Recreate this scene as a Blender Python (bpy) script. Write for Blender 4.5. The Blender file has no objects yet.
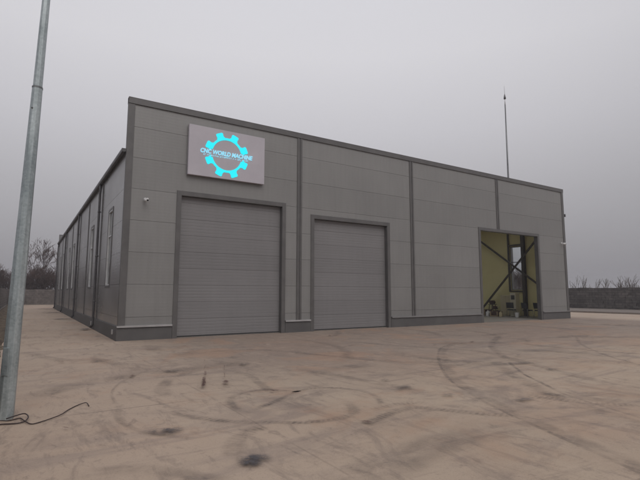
import bpy, bmesh, math, random
from mathutils import Vector, Matrix
random.seed(7)
C = bpy.context.scene.collection
R = math.radians
# ------------------------------------------------------------------ camera
cam_d = bpy.data.cameras.new('camera'); cam = bpy.data.objects.new('camera', cam_d); C.objects.link(cam)
bpy.context.scene.camera = cam
cam_d.sensor_width = 36.0; cam_d.lens = 36.0 * 461.66 / 640.0
cam_d.clip_start = 0.05; cam_d.clip_end = 5000
cam.location = (0, 0, 1.6)
cam.rotation_mode = 'XYZ'
cam.matrix_world = Matrix.Translation((0, 0, 1.6)) @ Matrix.Rotation(R(90) + 0.1144, 4, 'X') @ Matrix.Rotation(0.0014, 4, 'Z')
# ------------------------------------------------------------------ sky
SUN_EL, SUN_AZ = R(48), R(150)          # azimuth clockwise from +Y
world = bpy.data.worlds.new('World'); bpy.context.scene.world = world; world.use_nodes = True
nt = world.node_tree; nt.nodes.clear()
def N(nt, typ, **kw):
    n = nt.nodes.new(typ)
    for k, v in kw.items():
        if k.startswith('i_'):
            n.inputs[k[2:].replace('_', ' ')].default_value = v
        else: setattr(n, k, v)
    return n
sky = N(nt, 'ShaderNodeTexSky', sky_type='NISHITA', sun_disc=False, sun_elevation=SUN_EL, sun_rotation=SUN_AZ, dust_density=6.0, air_density=1.0)
hsv = N(nt, 'ShaderNodeHueSaturation'); hsv.inputs['Saturation'].default_value = 0.15
tc = N(nt, 'ShaderNodeTexCoord'); sep = N(nt, 'ShaderNodeSeparateXYZ')
ramp = N(nt, 'ShaderNodeValToRGB')      # grey cloud cover by height above the horizon
e = ramp.color_ramp.elements
e[0].position = 0.0; e[0].color = (.285, .275, .295, 1)
e[1].position = 1.0; e[1].color = (.72, .72, .78, 1)
for p, c in ((.08, (.36, .35, .37, 1)), (.20, (.46, .45, .475, 1)), (.33, (.60, .59, .625, 1)), (.47, (.72, .71, .745, 1)), (.7, (.74, .74, .79, 1))):
    el = e.new(p); el.color = c
vm = N(nt, 'ShaderNodeVectorMath', operation='DOT_PRODUCT'); vm.inputs[1].default_value = (-.12, .92, .37)
mr = N(nt, 'ShaderNodeMapRange'); mr.inputs[1].default_value = .55; mr.inputs[2].default_value = 1.0; mr.inputs[3].default_value = .84; mr.inputs[4].default_value = 1.02
mr.interpolation_type = 'SMOOTHSTEP'
nz = N(nt, 'ShaderNodeTexNoise'); nz.inputs['Scale'].default_value = 1.6; nz.inputs['Detail'].default_value = 3
mrn = N(nt, 'ShaderNodeMapRange'); mrn.inputs[1].default_value = .3; mrn.inputs[2].default_value = .7; mrn.inputs[3].default_value = .99; mrn.inputs[4].default_value = 1.01
mul = N(nt, 'ShaderNodeMath', operation='MULTIPLY'); mul2 = N(nt, 'ShaderNodeMath', operation='MULTIPLY'); mul2.inputs[1].default_value = 10.0
sc = N(nt, 'ShaderNodeVectorMath', operation='SCALE')
mix = N(nt, 'ShaderNodeMix', data_type='RGBA'); mix.inputs[0].default_value = .88
bg = N(nt, 'ShaderNodeBackground'); bg.inputs[1].default_value = .10
out = N(nt, 'ShaderNodeOutputWorld')
L = nt.links.new
L(tc.outputs['Generated'], sep.inputs[0]); L(sep.outputs['Z'], ramp.inputs[0])
L(tc.outputs['Generated'], vm.inputs[0]); L(vm.outputs['Value'], mr.inputs[0])
L(tc.outputs['Generated'], nz.inputs['Vector']); L(nz.outputs[0], mrn.inputs[0])
L(mr.outputs[0], mul.inputs[0]); L(mrn.outputs[0], mul.inputs[1]); L(mul.outputs[0], mul2.inputs[0])
L(ramp.outputs[0], sc.inputs[0]); L(mul2.outputs[0], sc.inputs['Scale'])
L(sky.outputs[0], hsv.inputs['Color'])
L(hsv.outputs[0], mix.inputs[6]); L(sc.outputs[0], mix.inputs[7]); L(mix.outputs[2], bg.inputs[0]); L(bg.outputs[0], out.inputs[0])
# ------------------------------------------------------------------ sun behind thick cloud
sd = bpy.data.lights.new('sun', 'SUN'); sd.energy = .85; sd.angle = R(40); sd.color = (1, .95, .9)
so = bpy.data.objects.new('sun', sd); C.objects.link(so)
sdir = Vector((math.sin(SUN_AZ) * math.cos(SUN_EL), math.cos(SUN_AZ) * math.cos(SUN_EL), math.sin(SUN_EL)))
so.rotation_euler = sdir.to_track_quat('Z', 'Y').to_euler(); so.location = (0, -10, 30)
vs = bpy.context.scene.view_settings
vs.view_transform = 'Standard'; vs.look = 'None'; vs.gamma = 1; vs.use_curve_mapping = False; vs.exposure = 0.0
bpy.context.scene.render.engine = 'CYCLES'
# ------------------------------------------------------------------ frame of the building: s along the front, t into the depth
TH = 0.5673; X0, Y0 = -6.7262, 15.6282
cT, sT = math.cos(TH), math.sin(TH)
def W(s, t, z=0): return Vector((X0 + cT * s - sT * t, Y0 + sT * s + cT * t, z))

# ------------------------------------------------------------------ materials
def mat(name, col, rough=.6, metal=0., spec=.5):
    m = bpy.data.materials.new(name); m.use_nodes = True
    b = m.node_tree.nodes['Principled BSDF']
    b.inputs['Base Color'].default_value = (*col, 1); b.inputs['Roughness'].default_value = rough
    b.inputs['Metallic'].default_value = metal; b.inputs['Specular IOR Level'].default_value = spec
    return m
def noisy(name, c1, c2, scale=3., rough=.6, metal=0., detail=6, stretch=(1, 1, 1), bump=0., bscale=40., rvar=.1, spec=.5, lo=.35, hi=.65):
    m = mat(name, c1, rough, metal, spec); nt = m.node_tree; b = nt.nodes['Principled BSDF']; L = nt.links.new
    tc = N(nt, 'ShaderNodeTexCoord'); mp = N(nt, 'ShaderNodeMapping'); mp.inputs['Scale'].default_value = stretch
    n = N(nt, 'ShaderNodeTexNoise'); n.inputs['Scale'].default_value = scale; n.inputs['Detail'].default_value = detail; n.inputs['Roughness'].default_value = .6
    r = N(nt, 'ShaderNodeMapRange'); r.inputs[1].default_value = lo; r.inputs[2].default_value = hi
    mx = N(nt, 'ShaderNodeMix', data_type='RGBA'); mx.inputs[6].default_value = (*c1, 1); mx.inputs[7].default_value = (*c2, 1)
    L(tc.outputs['Object'], mp.inputs[0]); L(mp.outputs[0], n.inputs['Vector']); L(n.outputs[0], r.inputs[0]); L(r.outputs[0], mx.inputs[0]); L(mx.outputs[2], b.inputs['Base Color'])
    rr = N(nt, 'ShaderNodeMapRange'); rr.inputs[1].default_value = .3; rr.inputs[2].default_value = .7; rr.inputs[3].default_value = max(.02, rough - rvar); rr.inputs[4].default_value = min(1, rough + rvar)
    L(n.outputs[0], rr.inputs[0]); L(rr.outputs[0], b.inputs['Roughness'])
    if bump:
        n2 = N(nt, 'ShaderNodeTexNoise'); n2.inputs['Scale'].default_value = bscale; n2.inputs['Detail'].default_value = 4
        bp = N(nt, 'ShaderNodeBump'); bp.inputs['Strength'].default_value = bump; bp.inputs['Distance'].default_value = .02
        L(mp.outputs[0], n2.inputs['Vector']); L(n2.outputs[0], bp.inputs['Height']); L(bp.outputs[0], b.inputs['Normal'])
    return m
def panel_mat(name, col, rough, metal, joint0=.78, pitch=1.11, axis='Z', streak=1.0):
    """coated steel sandwich panel: each sheet a shade of its own, faint rain streaks, shallow micro-lines, slight waviness"""
    m = mat(name, col, rough, metal); nt = m.node_tree; b = nt.nodes['Principled BSDF']; L = nt.links.new
    tc = N(nt, 'ShaderNodeTexCoord'); sp = N(nt, 'ShaderNodeSeparateXYZ'); L(tc.outputs['Object'], sp.inputs[0])
    a = N(nt, 'ShaderNodeMath', operation='SUBTRACT'); a.inputs[1].default_value = joint0; L(sp.outputs[axis], a.inputs[0])
    d = N(nt, 'ShaderNodeMath', operation='DIVIDE'); d.inputs[1].default_value = pitch; L(a.outputs[0], d.inputs[0])
    fl = N(nt, 'ShaderNodeMath', operation='FLOOR'); L(d.outputs[0], fl.inputs[0])
    wn = N(nt, 'ShaderNodeTexWhiteNoise', noise_dimensions='1D'); L(fl.outputs[0], wn.inputs['W'])
    n = N(nt, 'ShaderNodeTexNoise'); n.inputs['Scale'].default_value = .5; n.inputs['Detail'].default_value = 5; L(tc.outputs['Object'], n.inputs['Vector'])
    mp = N(nt, 'ShaderNodeMapping'); mp.inputs['Scale'].default_value = (6, 6, .35); L(tc.outputs['Object'], mp.inputs[0])
    n2 = N(nt, 'ShaderNodeTexNoise'); n2.inputs['Scale'].default_value = 1.2; n2.inputs['Detail'].default_value = 6; L(mp.outputs[0], n2.inputs['Vector'])
    f1 = N(nt, 'ShaderNodeMapRange'); f1.inputs[3].default_value = .965; f1.inputs[4].default_value = 1.035; L(wn.outputs['Value'], f1.inputs[0])
    f2 = N(nt, 'ShaderNodeMapRange'); f2.inputs[1].default_value = .3; f2.inputs[2].default_value = .7; f2.inputs[3].default_value = .94; f2.inputs[4].default_value = 1.04; L(n.outputs[0], f2.inputs[0])
    f3 = N(nt, 'ShaderNodeMapRange'); f3.inputs[1].default_value = .4; f3.inputs[2].default_value = .75; f3.inputs[3].default_value = 1.0; f3.inputs[4].default_value = 1 - .07 * streak; L(n2.outputs[0], f3.inputs[0])
    m1 = N(nt, 'ShaderNodeMath', operation='MULTIPLY'); m2 = N(nt, 'ShaderNodeMath', operation='MULTIPLY')
    L(f1.outputs[0], m1.inputs[0]); L(f2.outputs[0], m1.inputs[1]); L(m1.outputs[0], m2.inputs[0]); L(f3.outputs[0], m2.inputs[1])
    sc = N(nt, 'ShaderNodeVectorMath', operation='SCALE'); sc.inputs[0].default_value = col; L(m2.outputs[0], sc.inputs['Scale']); L(sc.outputs[0], b.inputs['Base Color'])
    # micro-lines and waviness
    fm = N(nt, 'ShaderNodeMath', operation='SINE'); ml = N(nt, 'ShaderNodeMath', operation='MULTIPLY'); ml.inputs[1].default_value = 2 * math.pi / .111
    L(sp.outputs[axis], ml.inputs[0]); L(ml.outputs[0], fm.inputs[0])
    bp = N(nt, 'ShaderNodeBump'); bp.inputs['Strength'].default_value = .08; bp.inputs['Distance'].default_value = .003; L(fm.outputs[0], bp.inputs['Height'])
    n3 = N(nt, 'ShaderNodeTexNoise'); n3.inputs['Scale'].default_value = 1.1; n3.inputs['Detail'].default_value = 2; L(tc.outputs['Object'], n3.inputs['Vector'])
    bp2 = N(nt, 'ShaderNodeBump'); bp2.inputs['Strength'].default_value = .22; bp2.inputs['Distance'].default_value = .02
    L(n3.outputs[0], bp2.inputs['Height']); L(bp.outputs[0], bp2.inputs['Normal']); L(bp2.outputs[0], b.inputs['Normal'])
    rr = N(nt, 'ShaderNodeMapRange'); rr.inputs[1].default_value = .3; rr.inputs[2].default_value = .7; rr.inputs[3].default_value = rough - .05; rr.inputs[4].default_value = rough + .08
    L(n.outputs[0], rr.inputs[0]); L(rr.outputs[0], b.inputs['Roughness'])
    return m

M = {}
M['panel'] = panel_mat('grey_panel', (.248, .243, .236), .42, .22)
M['side_panel'] = panel_mat('side_panel', (.345, .335, .33), .30, .5)
M['door'] = panel_mat('door_panel', (.212, .205, .207), .45, .1, joint0=.03, pitch=.61, streak=.6)
M['trim'] = noisy('dark_trim', (.108, .104, .102), (.132, .126, .124), 2., .42, .2)
M['plinth'] = noisy('plinth_render', (.085, .081, .08), (.11, .105, .103), 1.5, .75, 0, bump=.25, bscale=60)
M['flash'] = noisy('sill_flashing', (.40, .39, .39), (.48, .47, .47), 3, .4, .3)
M['rubber'] = mat('black_rubber', (.018, .018, .018), .7)
M['lining'] = noisy('cream_lining', (.76, .68, .34), (.81, .73, .39), .7, .55)
M['steel'] = noisy('brown_steel', (.05, .043, .033), (.075, .062, .045), 4, .55)
M['floor_in'] = noisy('hall_floor', (.17, .155, .14), (.24, .22, .20), 1.2, .5)
M['roof'] = mat('roof_sheet', (.30, .30, .31), .45, .3)
M['gutter'] = noisy('gutter_metal', (.075, .072, .075), (.11, .105, .108), 3, .4, .3)
M['white_frame'] = noisy('window_frame_paint', (.55, .55, .56), (.62, .62, .62), 4, .35)
M['black'] = noisy('black_upholstery', (.015, .015, .017), (.03, .03, .032), 20, .7)
M['chrome'] = mat('chair_metal', (.35, .35, .36), .3, .9)
M['cream_box'] = noisy('pale_cabinet', (.42, .36, .22), (.50, .44, .28), 2, .5)
M['redwood'] = noisy('reddish_crate', (.05, .028, .02), (.11, .06, .04), 5, .8, stretch=(1, 1, 6))
M['white'] = mat('white_plastic', (.75, .75, .75), .35)
M['darkglass'] = mat('camera_lens', (.01, .01, .012), .08)
M['cable'] = mat('black_red_cable', (.028, .013, .014), .5)
M['galv_mast'] = noisy('mast_metal', (.16, .165, .17), (.22, .225, .23), 6, .45, .6)
def glass():
    m = bpy.data.materials.new('pane_glass'); m.use_nodes = True; nt = m.node_tree; nt.nodes.clear(); L = nt.links.new
    o = N(nt, 'ShaderNodeOutputMaterial'); mx = N(nt, 'ShaderNodeMixShader'); lw = N(nt, 'ShaderNodeLayerWeight'); pw = N(nt, 'ShaderNodeMath', operation='POWER'); pw.inputs[1].default_value = 4.; L(lw.outputs['Facing'], pw.inputs[0]); fr = N(nt, 'ShaderNodeMath', operation='MULTIPLY_ADD'); fr.inputs[1].default_value = .9; fr.inputs[2].default_value = .08; L(pw.outputs[0], fr.inputs[0])
    t = N(nt, 'ShaderNodeBsdfTransparent'); t.inputs[0].default_value = (.80, .84, .84, 1); g = N(nt, 'ShaderNodeBsdfGlossy'); g.inputs['Roughness'].default_value = .02
    L(fr.outputs[0], mx.inputs[0]); L(t.outputs[0], mx.inputs[1]); L(g.outputs[0], mx.inputs[2]); L(mx.outputs[0], o.inputs[0]); return m
M['glass'] = glass()
def galv():
    m = mat('galvanised_steel', (.3, .33, .33), .42, .55); nt = m.node_tree; b = nt.nodes['Principled BSDF']; L = nt.links.new
    tc = N(nt, 'ShaderNodeTexCoord')
    v = N(nt, 'ShaderNodeTexVoronoi'); v.inputs['Scale'].default_value = 38; L(tc.outputs['Object'], v.inputs['Vector'])
    n = N(nt, 'ShaderNodeTexNoise'); n.inputs['Scale'].default_value = 2.2; n.inputs['Detail'].default_value = 7; L(tc.outputs['Object'], n.inputs['Vector'])
    mp = N(nt, 'ShaderNodeMapping'); mp.inputs['Scale'].default_value = (9, 9, .6); L(tc.outputs['Object'], mp.inputs[0])
    n2 = N(nt, 'ShaderNodeTexNoise'); n2.inputs['Scale'].default_value = 2; n2.inputs['Detail'].default_value = 5; L(mp.outputs[0], n2.inputs['Vector'])
    a = N(nt, 'ShaderNodeMix', data_type='FLOAT'); a.inputs[0].default_value = .16; L(n.outputs[0], a.inputs[2]); 
    sv = N(nt, 'ShaderNodeSeparateColor'); L(v.outputs['Color'], sv.inputs[0]); L(sv.outputs[0], a.inputs[3])
    a2 = N(nt, 'ShaderNodeMix', data_type='FLOAT'); a2.inputs[0].default_value = .4; L(a.outputs[0], a2.inputs[2]); L(n2.outputs[0], a2.inputs[3])
    r = N(nt, 'ShaderNodeValToRGB'); e = r.color_ramp.elements; e[0].position = .36; e[0].color = (.25, .29, .30, 1); e[1].position = .66; e[1].color = (.52, .575, .585, 1)
    L(a2.outputs[0], r.inputs[0]); L(r.outputs[0], b.inputs['Base Color'])
    rr = N(nt, 'ShaderNodeMapRange'); rr.inputs[3].default_value = .35; rr.inputs[4].default_value = .6; L(n.outputs[0], rr.inputs[0]); L(rr.outputs[0], b.inputs['Roughness'])
    return m
M['galv'] = galv()

# ------------------------------------------------------------------ mesh helpers
class MB:
    def __init__(s): s.v = []; s.f = []; s.m = []; s.sm = []
    def face(s, pts, mi=0, smooth=False):
        i = len(s.v); s.v += [tuple(p) for p in pts]; s.f.append(list(range(i, i + len(pts)))); s.m.append(mi); s.sm.append(smooth)
    def box(s, x0, x1, y0, y1, z0, z1, mi=0):
        i = len(s.v)
        s.v += [(x, y, z) for z in (z0, z1) for y in (y0, y1) for x in (x0, x1)]
        for f in ((0, 2, 3, 1), (4, 5, 7, 6), (0, 1, 5, 4), (2, 6, 7, 3), (0, 4, 6, 2), (1, 3, 7, 5)):
            s.f.append([i + k for k in f]); s.m.append(mi); s.sm.append(False)
    def bar(s, a, b, w, h, up=(0, 0, 1), mi=0):
        a = Vector(a); b = Vector(b); d = (b - a).normalized(); u = Vector(up); x = d.cross(u)
        if x.length < 1e-4: x = d.cross(Vector((1, 0, 0)))
        x.normalize(); y = x.cross(d); i = len(s.v)
        for p in (a, b):
            for sx, sy in ((-1, -1), (1, -1), (1, 1), (-1, 1)): s.v.append(tuple(p + x * sx * w / 2 + y * sy * h / 2))
        for f in ((0, 1, 2, 3), (7, 6, 5, 4), (0, 4, 5, 1), (1, 5, 6, 2), (2, 6, 7, 3), (3, 7, 4, 0)):
            s.f.append([i + k for k in f]); s.m.append(mi); s.sm.append(False)
    def tube(s, pts, rad, n=8, mi=0, smooth=True, caps=True):
        pts = [Vector(p) for p in pts]; k = len(pts)
        if not hasattr(rad, '__len__'): rad = [rad] * k
        base = len(s.v); ref = None
        for i, p in enumerate(pts):
            d = (pts[min(i + 1, k - 1)] - pts[max(i - 1, 0)]).normalized()
            if ref is None:
                ref = d.cross(Vector((0, 0, 1)))
                if ref.length < .01: ref = d.cross(Vector((1, 0, 0)))
            x = (ref - d * ref.dot(d)).normalized(); ref = x; y = d.cross(x)
            for j in range(n):
                a = 2 * math.pi * j / n; s.v.append(tuple(p + (x * math.cos(a) + y * math.sin(a)) * rad[i]))
        for i in range(k - 1):
            for j in range(n):
                j2 = (j + 1) % n
                s.f.append([base + i * n + j, base + i * n + j2, base + (i + 1) * n + j2, base + (i + 1) * n + j]); s.m.append(mi); s.sm.append(smooth)
        if caps and n > 2:
            s.f.append([base + j for j in range(n)][::-1]); s.m.append(mi); s.sm.append(False)
            s.f.append([base + (k - 1) * n + j for j in range(n)]); s.m.append(mi); s.sm.append(False)
    def slab(s, a0, a1, z0, z1, holes, d0, d1, axis='s', mi_out=0, mi_in=0, zsplit=None, gap=0.):
        """wall slab with rectangular holes; axis 's': runs along x, depth d0..d1 in y; axis 't': runs along y, depth in x"""
        rows = [z0] + sorted(z for z in (zsplit or []) if z0 < z < z1) + [z1]
        for ri in range(len(rows) - 1):
            b0 = rows[ri] + (gap / 2 if ri else 0); b1 = rows[ri + 1] - (gap / 2 if ri < len(rows) - 2 else 0)
            xs = sorted({a0, a1} | {min(max(h[k], a0), a1) for h in holes for k in (0, 1)})
            zs = sorted({b0, b1} | {min(max(h[k], b0), b1) for h in holes for k in (2, 3)})
            def solid(i, j):
                if not (0 <= i < len(xs) - 1 and 0 <= j < len(zs) - 1): return False
                cx = (xs[i] + xs[i + 1]) / 2; cz = (zs[j] + zs[j + 1]) / 2
                return not any(h[0] < cx < h[1] and h[2] < cz < h[3] for h in holes)
            P = (lambda x, d, z: (x, d, z)) if axis == 's' else (lambda x, d, z: (d, x, z))
            for i in range(len(xs) - 1):
                for j in range(len(zs) - 1):
                    if not solid(i, j): continue
                    x0_, x1_, q0, q1 = xs[i], xs[i + 1], zs[j], zs[j + 1]
                    s.face([P(x0_, d0, q0), P(x1_, d0, q0), P(x1_, d0, q1), P(x0_, d0, q1)], mi_out)
                    s.face([P(x0_, d1, q0), P(x0_, d1, q1), P(x1_, d1, q1), P(x1_, d1, q0)], mi_in)
                    if not solid(i - 1, j): s.face([P(x0_, d0, q0), P(x0_, d0, q1), P(x0_, d1, q1), P(x0_, d1, q0)], mi_out)
                    if not solid(i + 1, j): s.face([P(x1_, d0, q0), P(x1_, d1, q0), P(x1_, d1, q1), P(x1_, d0, q1)], mi_out)
                    if not solid(i, j - 1): s.face([P(x0_, d0, q0), P(x0_, d1, q0), P(x1_, d1, q0), P(x1_, d0, q0)], mi_out)
                    if not solid(i, j + 1): s.face([P(x0_, d0, q1), P(x1_, d0, q1), P(x1_, d1, q1), P(x0_, d1, q1)], mi_out)
    def build(s, name, mats, parent=None, bevel=0.):
        me = bpy.data.meshes.new(name); me.from_pydata(s.v, [], s.f); me.update()
        for m in (mats if isinstance(mats, (list, tuple)) else [mats]): me.materials.append(m)
        me.polygons.foreach_set('material_index', s.m); me.polygons.foreach_set('use_smooth', s.sm)
        o = bpy.data.objects.new(name, me); C.objects.link(o)
        if parent: o.parent = parent
        if bevel:
            bv = o.modifiers.new('bevel', 'BEVEL'); bv.width = bevel; bv.segments = 2; bv.limit_method = 'ANGLE'
        return o
def tag(o, label=None, cat=None, group=None, kind=None):
    if label: o['label'] = label
    if cat: o['category'] = cat
    if group: o['group'] = group
    if kind: o['kind'] = kind
    return o
def thing(name, label, cat, loc=(0, 0, 0), rz=0., group=None):
    o = bpy.data.objects.new(name, None); C.objects.link(o); o.location = loc; o.rotation_euler = (0, 0, rz); o.empty_display_size = .2
    return tag(o, label, cat, group)
def place(o, s, t, z=0, rz=0): o.location = W(s, t, z); o.rotation_euler = (0, 0, TH + rz); return o
def copy_tree(o, parent=None):
    c = o.copy(); C.objects.link(c)
    if parent: c.parent = parent
    for ch in [x for x in C.objects if x.parent == o]: copy_tree(ch, c)
    return c

# ================================================================== ground
BL, BD = 27.1, 37.0            # building front length and depth
def concrete():
    m = mat('yard_concrete', (.25, .2, .17), .8, spec=.3); nt = m.node_tree; b = nt.nodes['Principled BSDF']; L = nt.links.new
    tc = N(nt, 'ShaderNodeTexCoord'); O = tc.outputs['Object']
    def noise(scale, detail=6, rough=.6, dist=0., stretch=None, rot=0., off=(0, 0, 0)):
        n = N(nt, 'ShaderNodeTexNoise'); n.inputs['Scale'].default_value = scale; n.inputs['Detail'].default_value = detail; n.inputs['Roughness'].default_value = rough; n.inputs['Distortion'].default_value = dist
        mp = N(nt, 'ShaderNodeMapping'); mp.inputs['Scale'].default_value = stretch or (1, 1, 1); mp.inputs['Rotation'].default_value = (0, 0, rot); mp.inputs['Location'].default_value = off
        L(O, mp.inputs[0]); L(mp.outputs[0], n.inputs['Vector']); return n.outputs[0]
    def rng(x, a, b_, c=0., d=1.):
        r = N(nt, 'ShaderNodeMapRange'); r.interpolation_type = 'SMOOTHSTEP'
        for i, v in enumerate((a, b_, c, d)): r.inputs[i + 1].default_value = v
        L(x, r.inputs[0]); return r.outputs[0]
    def mixc(f, a, col):
        x = N(nt, 'ShaderNodeMix', data_type='RGBA'); L(f, x.inputs[0])
        if isinstance(a, tuple): x.inputs[6].default_value = (*a, 1)
        else: L(a, x.inputs[6])
        if isinstance(col, tuple): x.inputs[7].default_value = (*col, 1)
        else: L(col, x.inputs[7])
        return x.outputs[2]
    def mulv(a, b_):
        x = N(nt, 'ShaderNodeMath', operation='MULTIPLY'); L(a, x.inputs[0])
        if isinstance(b_, float): x.inputs[1].default_value = b_
        else: L(b_, x.inputs[1])
        return x.outputs[0]
    base = mixc(rng(noise(.22, 5, .55, .4), .36, .64), (.335, .272, .218), (.385, .325, .262))
    base = mixc(mulv(rng(noise(.13, 4, .6, .6, off=(7, 3, 0)), .5, .66), .55), base, (.37, .265, .195))      # rusty, sandy areas
    base = mixc(mulv(rng(noise(.55, 7, .68, 1.2, (.45, 1.5, 1), .35, (2, 9, 0)), .50, .68), .55), base, (.155, .130, .125))   # grey dirt swept in streaks
    base = mixc(mulv(rng(noise(.9, 7, .7, 2.0, (.5, 1.6, 1), -1.0, (5, 1, 0)), .54, .70), .45), base, (.14, .115, .108))
    spx = N(nt, 'ShaderNodeSeparateXYZ'); L(O, spx.inputs[0])
    traf = rng(spx.outputs['Y'], -12.5, -5.0); far = rng(spx.outputs['X'], 27.5, 29.5, 1., 0.)
    near = rng(spx.outputs['X'], -1.5, 3., .35, 1.)
    base = mixc(mulv(mulv(mulv(traf, far), near), .66), base, (.188, .160, .148))  # dirtier where lorries turn in front of the doors
    base = mixc(mulv(rng(spx.outputs['X'], -1.5, 1.5, 1., 0.), .35), base, (.46, .385, .325))          # paler towards the left edge of the yard
    base = mixc(mulv(rng(spx.outputs['X'], 28., 30.), .5), base, (.42, .37, .32))  # paler past the right end of the hall
    base = mixc(mulv(rng(noise(.8, 8, .72, 1.5, (1.9, .55, 1), .0, (4, 2, 0)), .52, .66), .42), base, (.165, .138, .125))
    base = mixc(mulv(rng(noise(1.7, 8, .75, 1.0, (1.6, .6, 1), .6, (8, 2, 0)), .53, .66), .42), base, (.15, .125, .115))
    base = mixc(mulv(rng(noise(3.8, 8, .75, .8, (1.3, .7, 1), .3, (3, 8, 0)), .55, .68), .45), base, (.145, .12, .11))
    base = mixc(mulv(rng(noise(2.6, 6, .7, .6, off=(1, 4, 0)), .50, .72), .40), base, (.42, .35, .29))
    base = mixc(mulv(rng(noise(.35, 5, .65, .8, off=(14, 5, 0)), .53, .68), .45), base, (.33, .215, .150))
    base = mixc(mulv(rng(noise(9., 6, .75, .3), .56, .74), .35), base, (.14, .11, .098))
    base = mixc(mulv(rng(noise(55., 3, .7), .56, .70), .45), base, (.13, .105, .095))
    base = mixc(mulv(rng(noise(90., 3, .7, off=(3, 1, 0)), .58, .70), .35), base, (.50, .43, .36))
    # saw-cut joints of a 5 m grid laid parallel to the hall
    sp = N(nt, 'ShaderNodeSeparateXYZ'); L(O, sp.inputs[0])
    wob = noise(.8, 3)
    def joint(ch, off):
        a = N(nt, 'ShaderNodeMath', operation='ADD'); a.inputs[1].default_value = off; L(sp.outputs[ch], a.inputs[0])
        p = N(nt, 'ShaderNodeMath', operation='PINGPONG'); p.inputs[1].default_value = 2.5; L(a.outputs[0], p.inputs[0])
        return rng(p.outputs[0], .006, .018, 1., 0.)
    jm = N(nt, 'ShaderNodeMath', operation='MAXIMUM'); L(mulv(joint('X', 100.2), .45), jm.inputs[0]); L(joint('Y', 99.73), jm.inputs[1])
    jj = mulv(mulv(jm.outputs[0], rng(noise(.7, 4, off=(3, 3, 0)), .40, .6, .1, 1.)), .75)
    base = mixc(jj, base, (.10, .082, .072))
    tint = N(nt, 'ShaderNodeVectorMath', operation='MULTIPLY'); tint.inputs[1].default_value = (1.115, 1.045, .985); L(base, tint.inputs[0]); L(tint.outputs[0], b.inputs['Base Color'])
    L(rng(noise(.5, 6, .6, .8, off=(9, 9, 0)), .35, .7, .72, .95), b.inputs['Roughness'])
    ht = N(nt, 'ShaderNodeMath', operation='ADD'); L(noise(14., 8, .7), ht.inputs[0]); L(mulv(noise(120., 3, .7), .5), ht.inputs[1])
    bp = N(nt, 'ShaderNodeBump'); bp.inputs['Strength'].default_value = .30; bp.inputs['Distance'].default_value = .012; L(ht.outputs[0], bp.inputs['Height']); L(bp.outputs[0], b.inputs['Normal'])
    return m
def stain_mat(name, col, rough, amount, tread=0., nscale=6.):
    """dirt lying on the concrete; uv.x runs across (0..1), uv.y along in metres"""
    m = mat(name, col, rough); nt = m.node_tree; b = nt.nodes['Principled BSDF']; L = nt.links.new
    uv = N(nt, 'ShaderNodeUVMap'); uv.uv_map = 'UVMap'; sp = N(nt, 'ShaderNodeSeparateXYZ'); L(uv.outputs[0], sp.inputs[0])
    pp = N(nt, 'ShaderNodeMath', operation='PINGPONG'); pp.inputs[1].default_value = .5; L(sp.outputs['X'], pp.inputs[0])
    ed = N(nt, 'ShaderNodeMapRange'); ed.interpolation_type = 'SMOOTHSTEP'; ed.inputs[1].default_value = 0.; ed.inputs[2].default_value = .35; L(pp.outputs[0], ed.inputs[0])
    tc = N(nt, 'ShaderNodeTexCoord')
    n = N(nt, 'ShaderNodeTexNoise'); n.inputs['Scale'].default_value = nscale; n.inputs['Detail'].default_value = 7; n.inputs['Roughness'].default_value = .7; n.inputs['Distortion'].default_value = .6; L(tc.outputs['Object'], n.inputs['Vector'])
    r = N(nt, 'ShaderNodeMapRange'); r.inputs[1].default_value = .34; r.inputs[2].default_value = .66; L(n.outputs[0], r.inputs[0])
    n2 = N(nt, 'ShaderNodeTexNoise'); n2.inputs['Scale'].default_value = 1.3; n2.inputs['Detail'].default_value = 5; n2.inputs['Roughness'].default_value = .65; L(tc.outputs['Object'], n2.inputs['Vector'])
    r2 = N(nt, 'ShaderNodeMapRange'); r2.inputs[1].default_value = .40; r2.inputs[2].default_value = .62; r2.inputs[3].default_value = .3; L(n2.outputs[0], r2.inputs[0])
    def mu(a, b_):
        x = N(nt, 'ShaderNodeMath', operation='MULTIPLY'); L(a, x.inputs[0])
        if isinstance(b_, float): x.inputs[1].default_value = b_
        else: L(b_, x.inputs[1])
        return x.outputs[0]
    vc = N(nt, 'ShaderNodeAttribute'); vc.attribute_name = 'fade'
    a = mu(mu(mu(ed.outputs[0], r.outputs[0]), mu(r2.outputs[0], vc.outputs['Fac'])), amount)
    if tread:
        s1 = N(nt, 'ShaderNodeMath', operation='MULTIPLY'); s1.inputs[1].default_value = 2 * math.pi / tread; L(sp.outputs['Y'], s1.inputs[0])
        s2 = N(nt, 'ShaderNodeMath', operation='MULTIPLY_ADD'); s2.inputs[1].default_value = 4.; L(sp.outputs['X'], s2.inputs[0]); L(s1.outputs[0], s2.inputs[2])
        sn = N(nt, 'ShaderNodeMath', operation='SINE'); L(s2.outputs[0], sn.inputs[0])
        rs = N(nt, 'ShaderNodeMapRange'); rs.inputs[1].default_value = -.4; rs.inputs[2].default_value = .4; rs.inputs[3].default_value = .3; L(sn.outputs[0], rs.inputs[0])
        a = mu(a, rs.outputs[0])
    L(a, b.inputs['Alpha'])
    return m
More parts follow.
